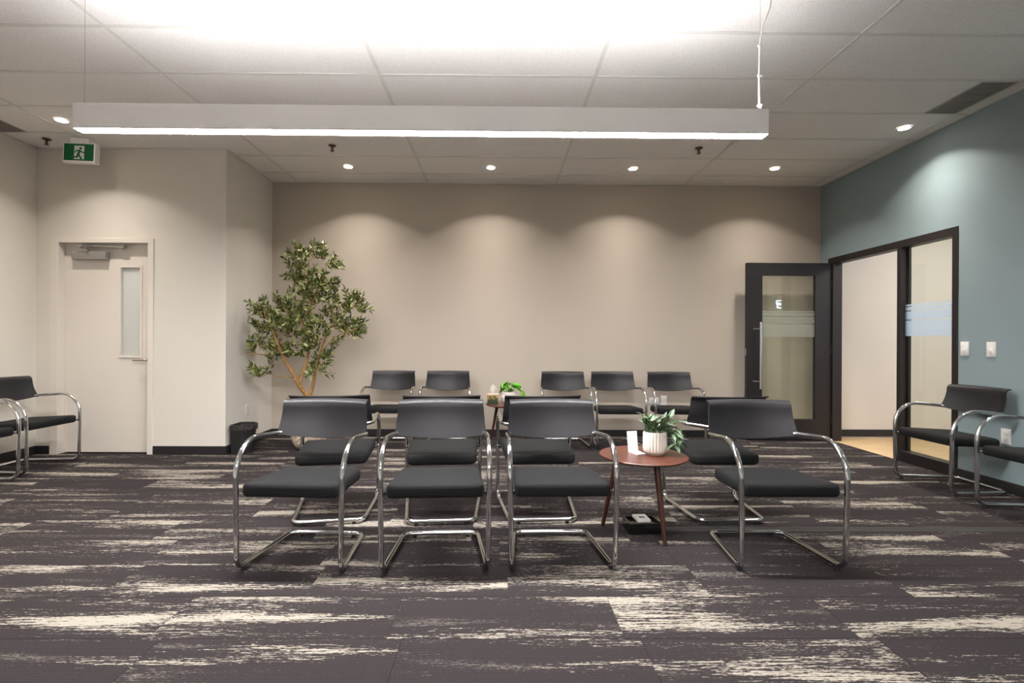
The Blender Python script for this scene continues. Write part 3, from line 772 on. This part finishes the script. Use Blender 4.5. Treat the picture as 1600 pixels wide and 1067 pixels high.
# leaf meshes
def leaf_mesh(name, L, W, mat_, fold=0.25, droop=0.2, n=6):
    bm = bmesh.new(); uvl = bm.loops.layers.uv.new('UVMap'); rows = []
    for i in range(n + 1):
        s = i / n
        wv = W / 2 * (math.sin(PI * (s ** 0.8)) ** 0.85 if 0 < s < 1 else 0.02)
        z = -droop * L * s * s
        rows.append(([bm.verts.new((-wv, L * s, z + fold * wv)), bm.verts.new((0, L * s, z)), bm.verts.new((wv, L * s, z + fold * wv))], s))
    for (A, sa), (B, sb) in zip(rows, rows[1:]):
        for j in range(2):
            f = bm.faces.new((A[j], A[j + 1], B[j + 1], B[j]))
            for lp, uv in zip(f.loops, ((j / 2, sa), ((j + 1) / 2, sa), ((j + 1) / 2, sb), (j / 2, sb))): lp[uvl].uv = uv
    me = bpy.data.meshes.new(name); bm.to_mesh(me); bm.free(); me.shade_smooth(); me.materials.append(mat_); return me
m = mat('variegated_leaf', rgb(40, 86, 45), 0.4); t = NT(m)
uv = t.n('ShaderNodeUVMap').outputs[0]; sep = t.n('ShaderNodeSeparateXYZ'); t.l(uv, sep.inputs[0])
d = t.math('ABSOLUTE', t.math('SUBTRACT', sep.outputs[0], 0.5))
nz = t.noise(t.mapping(uv, (6, 2, 1)), 2.0, 2)
d = t.math('ADD', d, t.math('MULTIPLY', t.math('SUBTRACT', nz, 0.5), 0.14))
oi = t.n('ShaderNodeObjectInfo')
g = t.mix(oi.outputs['Random'], rgb(16, 48, 24), rgb(44, 88, 42))
t.col(t.mix(t.ramp(d, [(0.04, (0.8, 0.8, 0.8, 1)), (0.10, (0, 0, 0, 1)), (0.40, (0, 0, 0, 1)), (0.48, (0.7, 0.7, 0.7, 1))]), g, rgb(176, 190, 156))); M['vleaf'] = m
m = mat('bright_leaf', rgb(80, 170, 30), 0.4); t = NT(m)
oi = t.n('ShaderNodeObjectInfo'); t.col(t.mix(oi.outputs['Random'], rgb(58, 140, 14), rgb(120, 196, 30))); M['bleaf'] = m
m = mat('olive_leaf', rgb(60, 75, 35), 0.45); t = NT(m)
ge = t.n('ShaderNodeNewGeometry')
t.col(t.ramp(ge.outputs['Random Per Island'], [(0.0, rgb(48, 60, 22)), (0.4, rgb(80, 92, 36)), (0.75, rgb(122, 128, 58)), (1.0, rgb(190, 192, 140))])); M['oleaf'] = m
m = mat('bark', rgb(150, 112, 62), 0.8); t = NT(m)
n = t.noise(t.mapping(t.coord(), (20, 20, 5)), 3, 4); t.col(t.ramp(n, [(0.3, rgb(120, 86, 46)), (0.7, rgb(182, 142, 84))])); t.bump(n, 0.4, 0.006); M['bark'] = m
M['soil'] = mat('soil', rgb(50, 40, 32), 0.95)
m = mat('ribbed_ceramic', rgb(220, 212, 203), 0.6); t = NT(m); n = t.noise(t.coord(), 60, 3); t.bump(n, 0.05, 0.002); M['ceramic'] = m
M['clay'] = mat('bare_clay', rgb(190, 164, 142), 0.8)
M['stem'] = mat('green_stem', rgb(70, 110, 50), 0.6)

# ribbed pot with trailing plant on the near table
pot = thing('potted_plant', 'white ribbed pot with trailing green and white leaves on the near round table', 'plant', (0.945, 2.94, TZ))
bm = bmesh.new(); n = 96
prof = [(0.053, 0.010), (0.062, 0.015), (0.0665, 0.026), (0.0675, 0.05), (0.0670, 0.09), (0.0665, 0.128), (0.0655, 0.136), (0.0615, 0.137), (0.0612, 0.11)]
rings = []
for r_, z in prof:
    rib = 0.0032 if 0.015 < z < 0.132 and r_ > 0.0625 else 0
    rings.append([((r_ + rib * math.cos(24 * 2 * PI * k / n)) * math.cos(2 * PI * k / n), (r_ + rib * math.cos(24 * 2 * PI * k / n)) * math.sin(2 * PI * k / n), z) for k in range(n)])
add_loft(bm, rings); obj('pot', bm, M['ceramic'], pot, 60)
obj('pot_base', lathe([(0.046, 0), (0.050, 0.002), (0.0535, 0.0105)], 48), M['clay'], pot)
obj('soil', lathe([(0.0615, 0.110), (0.0615, 0.113)], 32), M['soil'], pot)
lm = leaf_mesh('leaf', 0.062, 0.029, M['vleaf'], 0.35, 0.25)
rg = random.Random(11)
def place_leaf(parent, me, pos, yaw, pitch, roll, sc):
    """yaw: heading of the leaf tip, pitch: upward tilt"""
    o = obj_me('leaf', me, parent, pos, scale=(sc, sc, sc))
    o.rotation_euler = (Matrix.Rotation(yaw - PI / 2, 4, 'Z') @ Matrix.Rotation(pitch, 4, 'X') @ Matrix.Rotation(roll, 4, 'Y')).to_euler()
    return o
stems = bmesh.new()
def vine(pts, nleaf, sc=1.0, updir=0.4):
    P = fillet(pts, [0.03] * len(pts), n=4)
    add_sweep(stems, P, 0.0016, 5)
    # arc length sampling
    Ls = [0]
    for a, b in zip(P, P[1:]): Ls.append(Ls[-1] + (b - a).length)
    for i in range(nleaf):
        s = Ls[-1] * (0.18 + 0.82 * (i + 0.5) / nleaf)
        j = max(k for k in range(len(Ls)) if Ls[k] <= s); j = min(j, len(P) - 2)
        f = (s - Ls[j]) / max(1e-6, Ls[j + 1] - Ls[j]); q = P[j].lerp(P[j + 1], f); d = (P[j + 1] - P[j]).normalized()
        head = math.atan2(d.y, d.x) + (0.9 if i % 2 else -0.9) + rg.uniform(-0.5, 0.5)
        place_leaf(pot, lm, q, head, max(-0.45, math.asin(max(-1, min(1, d.z))) * 0.6) + updir * rg.uniform(0.2, 1.2), rg.uniform(-0.6, 0.6), sc * rg.uniform(0.75, 1.15))
for k in range(15):
    a = 2 * PI * k / 15 + rg.uniform(-0.2, 0.2); r1 = rg.uniform(0.05, 0.085)
    if abs(a) > 5.5 or a < 0.6: r1 += 0.03
    vine([(0.02 * math.cos(a), 0.02 * math.sin(a), 0.11), (0.045 * math.cos(a), 0.045 * math.sin(a), 0.17), (r1 * math.cos(a), r1 * math.sin(a), rg.uniform(0.18, 0.235))], 4, 1.0, 0.5)
vine([(0.03, -0.01, 0.11), (0.075, -0.02, 0.165), (0.115, -0.03, 0.13), (0.128, -0.04, 0.085), (0.122, -0.06, 0.045)], 10, 0.95, 0.1)
vine([(0.03, -0.03, 0.11), (0.07, -0.05, 0.155), (0.095, -0.07, 0.11), (0.092, -0.085, 0.055)], 8, 0.95, 0.1)
vine([(0.04, 0.0, 0.11), (0.085, 0.0, 0.18), (0.135, -0.005, 0.20), (0.17, -0.01, 0.20)], 6, 0.8, 0.2)
vine([(0.03, 0.02, 0.11), (0.08, 0.0, 0.17), (0.135, 0.0, 0.155), (0.15, -0.01, 0.11)], 7, 0.95, 0.1)
obj('stems', stems, M['stem'], pot)

# tissue box and plant on the far table
m = mat('floral_card', rgb(60, 70, 40), 0.5); t = NT(m)
v = t.coord(); n1 = t.noise(v, 55, 3, 0.6); n2 = t.noise(t.mapping(v, (1, 1, 1), (3, 1, 2)), 70, 2)
c = t.ramp(n1, [(0.40, rgb(36, 52, 40)), (0.50, rgb(78, 84, 40)), (0.58, rgb(178, 120, 32)), (0.68, rgb(214, 170, 60))])
sep = t.n('ShaderNodeSeparateXYZ'); t.l(v, sep.inputs[0])
zz = t.math('ADD', sep.outputs[2], t.math('MULTIPLY', t.math('SUBTRACT', n2, 0.5), 0.05))
up = t.ramp(t.math('MULTIPLY', zz, 9.0), [(0.42, (0, 0, 0, 1)), (0.56, (1, 1, 1, 1))])
low = t.mix(n1, rgb(26, 44, 34), rgb(60, 70, 44))
c = t.mix(up, low, c)
t.col(t.mix(t.ramp(t.math('MULTIPLY', zz, 9.0), [(0.86, (0, 0, 0, 1)), (0.92, (1, 1, 1, 1))]), c, rgb(196, 170, 150))); M['floral'] = m
tb_ = thing('tissue_box', 'floral printed tissue box with a white tissue sticking out on the far round table', 'tissue box', (-0.055, 5.335, TZ))
obj('carton', box(-0.058, 0.058, -0.055, 0.055, 0, 0.112, bev=0.003), M['floral'], tb_)
bm = bmesh.new(); rr = random.Random(2)
NU, NV = 10, 6
V = [[bm.verts.new(((-0.5 + i / NU) * (0.030 + 0.034 * math.sin(PI * 0.8 * j / NV)) + 0.010 * (j / NV), 0.012 * math.sin(i * 1.3 + j * 0.5) * (1 - 0.3 * j / NV), 0.110 + (0.105 - 0.05 * abs(i / NU - 0.35)) * j / NV)) for i in range(NU + 1)] for j in range(NV + 1)]
for A, B in zip(V, V[1:]):
    for i in range(NU): bm.faces.new((A[i], A[i + 1], B[i + 1], B[i]))
bmesh.ops.solidify(bm, geom=list(bm.faces), thickness=0.0012)
obj('tissue', bm, mat('tissue_paper', rgb(240, 238, 234), 0.9), tb_, 60)
p2 = thing('potted_plant', 'white round pot with bright green leaves on the far round table', 'plant', (0.128, 5.37, TZ))
obj('pot', lathe([(0.045, 0), (0.07, 0.012), (0.088, 0.045), (0.09, 0.075), (0.08, 0.088), (0.076, 0.092), (0.076, 0.128), (0.072, 0.13), (0.07, 0.11)], 40), M['ceramic'], p2)
obj('soil', lathe([(0.069, 0.105), (0.069, 0.108)], 24), M['soil'], p2)
bl = leaf_mesh('leaf', 0.10, 0.085, M['bleaf'], 0.2, 0.35)
stems2 = bmesh.new(); rg = random.Random(5)
for k in range(22):
    a = 2 * PI * k / 22 * 2.6 + rg.uniform(-0.3, 0.3); r1 = rg.uniform(0.03, 0.11); z1 = rg.uniform(0.16, 0.215) - 0.25 * max(0, r1 - 0.07)
    if math.cos(a) < -0.2: r1 = min(r1, 0.035)
    q = Vector((r1 * math.cos(a), r1 * math.sin(a) * 0.8, z1))
    add_sweep(stems2, fillet([(0.01 * math.cos(a), 0.01 * math.sin(a), 0.107), (0.5 * q.x, 0.5 * q.y, 0.16), q], [0, 0.03, 0]), 0.0016, 5)
    place_leaf(p2, bl, q, a + rg.uniform(-0.5, 0.5), rg.uniform(-0.5, 0.35), rg.uniform(-0.6, 0.6), rg.uniform(0.65, 1.0))
for q, a in (((0.13, -0.03, 0.15), -0.4), ((0.125, -0.05, 0.11), -0.7), ((0.14, 0.0, 0.12), -0.2)):
    add_sweep(stems2, fillet([(0.02, 0, 0.107), (0.09, -0.02, 0.19), q], [0, 0.03, 0]), 0.0016, 5)
    place_leaf(p2, bl, q, a, -0.9, 0, 0.9)
obj('stems', stems2, M['stem'], p2)

# ------------------------------------------------------------------ floor power box and cable cover
pb = thing('power_box', 'black floor power box with a white device on top under the near round table', 'power box', (0.865, 2.93, 0), R(4))
bm = boxes([(-0.095, 0.095, -0.07, -0.06, 0.0005, 0.062), (-0.095, 0.095, 0.06, 0.07, 0.0005, 0.062), (-0.095, -0.085, -0.06, 0.06, 0.0005, 0.062), (0.085, 0.095, -0.06, 0.06, 0.0005, 0.062), (-0.085, 0.085, -0.06, 0.06, 0.0005, 0.045)], 0.001)
obj('case', bm, mat('gloss_black', rgb(20, 19, 19), 0.2), pb, 0)
dv = obj('white_device', box(-0.045, 0.035, -0.055, 0.045, 0.064, 0.08, bev=0.003), M['white'], pb)
obj('display', box(-0.022, 0.012, -0.022, 0.004, 0.08, 0.0808), mat('blue_display', rgb(52, 74, 104), 0.3), dv, 0)
bm = bmesh.new()
prof = [(-0.038, 0.0004), (-0.026, 0.005), (0.026, 0.005), (0.038, 0.0004)]
add_loft(bm, [[(x, a, z) for a, z in prof] for x in (0.965, 3.60)])
o = tag(obj('cable_cover', bm, mat('cable_cover_rubber', rgb(40, 37, 36), 0.6), smooth=0), 'flat dark cable cover strip running across the carpet towards the right wall', 'cable cover')
o.location = (0, 2.945, 0.0005)

# ------------------------------------------------------------------ waste bin
wb = thing('waste_bin', 'black plastic waste bin standing in the corner by the cream return wall', 'bin', (-2.66, 4.975, 0))
def bin_ring(s, z, ins=0.0):
    w_, d_ = 0.21 * s, 0.23 * s
    pts = rounded_poly([(0.012, -d_ / 2), (w_ * 0.72, -d_ / 2), (w_ + 0.012, -d_ * 0.12), (w_ + 0.012, d_ * 0.12), (w_ * 0.72, d_ / 2), (0.012, d_ / 2)], [0.03 * s, 0.06 * s, 0.06 * s, 0.06 * s, 0.06 * s, 0.03 * s], 5)
    if ins: pts = inset2d(pts, ins)
    return [(x, y, z) for x, y in pts]
bm = bmesh.new(); add_loft(bm, [bin_ring(0.86, 0.0), bin_ring(0.99, 0.265), bin_ring(0.99, 0.265, 0.002), bin_ring(0.99, 0.265, 0.004), bin_ring(0.86, 0.008, 0.004)]); obj('body', bm, M['bin'], wb, 50)
bm = bmesh.new(); add_loft(bm, [bin_ring(1.0, 0.262, -0.002), bin_ring(1.05, 0.268), bin_ring(1.06, 0.276), bin_ring(1.04, 0.281), bin_ring(1.0, 0.279, 0.004), bin_ring(0.99, 0.262, 0.005)], False, False); obj('rim', bm, M['bin'], wb, 60)
bm = bmesh.new(); add_loft(bm, [bin_ring(0.985, 0.252, 0.006), bin_ring(1.03, 0.287, 0.003), bin_ring(1.05, 0.284, -0.003), bin_ring(1.02, 0.235, -0.006)], False, False)
lin = mat('bin_liner', rgb(48, 44, 42), 0.35); t = NT(lin); t.bump(t.noise(t.coord(), 40, 3), 0.8, 0.02)
obj('liner', bm, lin, wb, 60)

# ------------------------------------------------------------------ olive tree
TX, TY = -1.98, 5.18
tree = thing('olive_tree', 'tall artificial olive tree in a patterned basket pot in the corner', 'tree', (TX, TY, 0))
m = mat('woven_basket', rgb(170, 140, 110), 0.8); t = NT(m)
uvc = t.coord('Object'); sep = t.n('ShaderNodeSeparateXYZ'); t.l(uvc, sep.inputs[0])
ang = t.math('ARCTAN2', sep.outputs[1], sep.outputs[0])
cb = t.n('ShaderNodeCombineXYZ'); t.l(t.math('MULTIPLY', ang, 0.2), cb.inputs[0]); t.l(sep.outputs[2], cb.inputs[1])
br = t.n('ShaderNodeTexBrick'); t.l(cb.outputs[0], br.inputs['Vector']); br.inputs['Scale'].default_value = 1.0
br.inputs['Brick Width'].default_value = 0.03; br.inputs['Row Height'].default_value = 0.011; br.inputs['Mortar Size'].default_value = 0.0015
br.inputs['Color1'].default_value = rgb(232, 224, 212); br.inputs['Color2'].default_value = rgb(176, 134, 98); br.inputs['Mortar'].default_value = rgb(96, 66, 46); br.inputs['Bias'].default_value = -0.1
t.col(br.outputs['Color']); t.bump(t.math('SUBTRACT', 1.0, br.outputs['Fac']), 0.6, 0.006); M['basket'] = m
obj('pot', lathe([(0.10, 0), (0.135, 0.015), (0.165, 0.07), (0.18, 0.14), (0.178, 0.22), (0.17, 0.28), (0.16, 0.285), (0.155, 0.25)], 48), M['basket'], tree)
obj('soil', lathe([(0.156, 0.245), (0.156, 0.25)], 32), M['soil'], tree)
SC = 148.0
def tp(zx, zy, d=0.0):
    """numbers measured on a side elevation of the tree, in its own frame (metres right of the trunk, above floor)"""
    return Vector(((zx - 410) / 3.05 / SC, d, 0.553 + (750 - zy) / 3.05 / SC))
trunk = bmesh.new()
stemsL = [
 ([Vector((0.0, 0, 0.24)), Vector((0.01, 0.0, 0.40)), tp(408, 755)], [0.03, 0.026, 0.023]),
 ([tp(408, 760), tp(362, 702, -0.01), tp(335, 645, -0.02), tp(305, 590, -0.04), tp(280, 520, -0.07), tp(250, 440, -0.10), tp(215, 350, -0.12)], [0.021, 0.019, 0.016, 0.014, 0.011, 0.008, 0.004]),
 ([tp(362, 705, -0.01), tp(372, 650, 0.02), tp(390, 590, 0.04), tp(403, 500, 0.05), tp(408, 400, 0.05), tp(405, 300, 0.04), tp(395, 200, 0.03), tp(408, 60, 0.02)], [0.015, 0.0135, 0.012, 0.011, 0.009, 0.007, 0.005, 0.002]),
 ([tp(412, 752), tp(425, 690, 0.03), tp(430, 630, 0.05), tp(448, 560, 0.06), tp(475, 470, 0.08), tp(520, 400, 0.09), tp(590, 330, 0.10)], [0.016, 0.013, 0.012, 0.010, 0.008, 0.006, 0.003]),
 ([tp(280, 520, -0.07), tp(255, 560, -0.08), tp(190, 555, -0.09), tp(125, 548, -0.10)], [0.006, 0.005, 0.004, 0.002]),
 ([tp(345, 668, -0.01), tp(300, 662, -0.03), tp(250, 655, -0.05), tp(200, 636, -0.06)], [0.005, 0.004, 0.003, 0.002]),
 ([tp(448, 560, 0.06), tp(520, 480, 0.02), tp(590, 450, -0.02), tp(650, 425, -0.04)], [0.006, 0.005, 0.004, 0.002]),
 ([tp(405, 480, 0.05), tp(370, 400, 0.0), tp(350, 300, -0.04), tp(345, 180, -0.05)], [0.006, 0.005, 0.004, 0.002]),
 ([tp(405, 330, 0.04), tp(450, 230, 0.02), tp(490, 120, 0.0)], [0.006, 0.004, 0.002]),
]
for P, rad in stemsL:
    # smooth by Catmull-Rom sampling
    Q, RR = [], []
    n_ = len(P)
    for i in range(n_ - 1):
        p0, p1, p2_, p3 = P[max(0, i - 1)], P[i], P[i + 1], P[min(n_ - 1, i + 2)]
        for k in range(4):
            u = k / 4
            Q.append(0.5 * ((2 * p1) + (p2_ - p0) * u + (2 * p0 - 5 * p1 + 4 * p2_ - p3) * u * u + (3 * p1 - p0 - 3 * p2_ + p3) * u ** 3)); RR.append(1.25 * (rad[i] + (rad[i + 1] - rad[i]) * u))
    Q.append(P[-1]); RR.append(rad[-1])
    add_sweep(trunk, Q, RR, 9)
obj('trunk', trunk, M['bark'], tree, 70)
rg = random.Random(21)
twigs = bmesh.new(); lv_v, lv_f = [], []
def add_leaf(p, d, L, W):
    d = d.normalized(); up = Vector((rg.uniform(-1, 1), rg.uniform(-1, 1), rg.uniform(-0.2, 1))).normalized()
    sd = d.cross(up)
    if sd.length < 1e-3: return
    sd.normalize(); nn = sd.cross(d)
    tip = p + d * L
    if min(tip.x, p.x) < -0.675 or max(tip.y, p.y) > 0.62: return
    b = len(lv_v)
    for s, wv, zz_ in ((0, 0.06, 0), (0.35, 1.0, 0.02), (0.7, 0.8, 0.0), (1.0, 0.03, -0.10)):
        c = p + d * L * s + nn * zz_ * L
        lv_v.append(c + sd * W * 0.5 * wv); lv_v.append(c - sd * W * 0.5 * wv)
    for i in range(3): lv_f.append((b + 2 * i, b + 2 * i + 1, b + 2 * i + 3, b + 2 * i + 2))
olives = []
def twig(p, d, L, nl):
    if p.x < -0.60 and d.x < 0: d = Vector((0.1, d.y, d.z))
    if p.x + d.normalized().x * L < -0.66: L *= 0.4
    P = [p]; dd = d.normalized()
    for i in range(5):
        dd = (dd + Vector((rg.uniform(-0.2, 0.2), rg.uniform(-0.2, 0.2), rg.uniform(-0.08, 0.2)))).normalized(); P.append(P[-1] + dd * L / 5)
    add_sweep(twigs, P, [0.0026, 0.0024, 0.002, 0.0017, 0.0014, 0.001], 4)
    for i in range(nl):
        s = 5 * (0.15 + 0.85 * (i + 0.6) / nl); j = min(4, int(s)); q = P[j].lerp(P[j + 1], s - j); t_ = (P[j + 1] - P[j]).normalized()
        o1 = t_.orthogonal().normalized(); o1.rotate(Matrix.Rotation(rg.uniform(0, 2 * PI), 3, t_))
        for sg_ in (1, -1):
            add_leaf(q, t_ * rg.uniform(0.5, 1.0) + o1 * sg_ * 0.9, rg.uniform(0.045, 0.075), rg.uniform(0.016, 0.024))
        if rg.random() < 0.035: olives.append(q + o1 * 0.012)
    add_leaf(P[-1], dd, 0.055, 0.015)
blobs = [ # centre on elevation, radii, twigs
 (410, 110, 62, 70, 13), (480, 120, 42, 40, 6), (355, 175, 48, 55, 7), (420, 220, 95, 65, 15), (490, 235, 50, 50, 7), (370, 290, 55, 60, 9), (440, 320, 70, 70, 10),
 (225, 345, 70, 50, 10), (300, 370, 75, 65, 14), (235, 430, 65, 60, 12), (310, 470, 75, 75, 15), (390, 440, 60, 80, 12), (300, 545, 50, 50, 9), (380, 540, 50, 50, 6),
 (560, 335, 80, 55, 13), (620, 320, 40, 40, 6), (520, 410, 70, 55, 12), (590, 440, 65, 40, 10), (480, 500, 60, 60, 11), (600, 480, 40, 25, 4), (440, 560, 40, 45, 5),
 (150, 545, 40, 22, 5), (200, 530, 40, 30, 4), (225, 645, 40, 18, 5), (450, 640, 30, 32, 6), (460, 600, 25, 25, 3)]
for bx_, by_, rx, ry, nt in blobs:
    c = tp(bx_, by_)
    for k in range(int(nt * 1.2)):
        a = rg.uniform(0, 2 * PI); e = rg.uniform(-0.9, 0.9); rr_ = rg.uniform(0.0, 0.6)
        depth = 1.05 * (rx + ry) / 2 / 3.05 / SC * 1.25
        p = c + Vector((math.cos(a) * rx / 3.05 / SC * rr_, e * depth * 0.8, math.sin(a) * ry / 3.05 / SC * rr_))
        d = Vector((math.cos(a) * 0.8 + (bx_ - 410) / 320, e * 0.6, math.sin(a) * 0.5 + 0.45))
        twig(p, d, rg.uniform(0.10, 0.17), rg.randint(6, 9))
tw = obj('twigs', twigs, M['bark'], tree); tw['kind'] = 'stuff'
me = bpy.data.meshes.new('foliage'); me.from_pydata([tuple(v) for v in lv_v], [], lv_f); me.materials.append(M['oleaf'])
fo = bpy.data.objects.new('foliage', me); COL.objects.link(fo); fo.parent = tree; fo['kind'] = 'stuff'
bm = bmesh.new()
for q in olives:
    bmesh.ops.create_icosphere(bm, subdivisions=1, radius=0.008, matrix=Matrix.Translation(q))
if olives: oo = obj('olives', bm, mat('dark_olive', rgb(38, 28, 32), 0.3), tree); oo['kind'] = 'stuff'
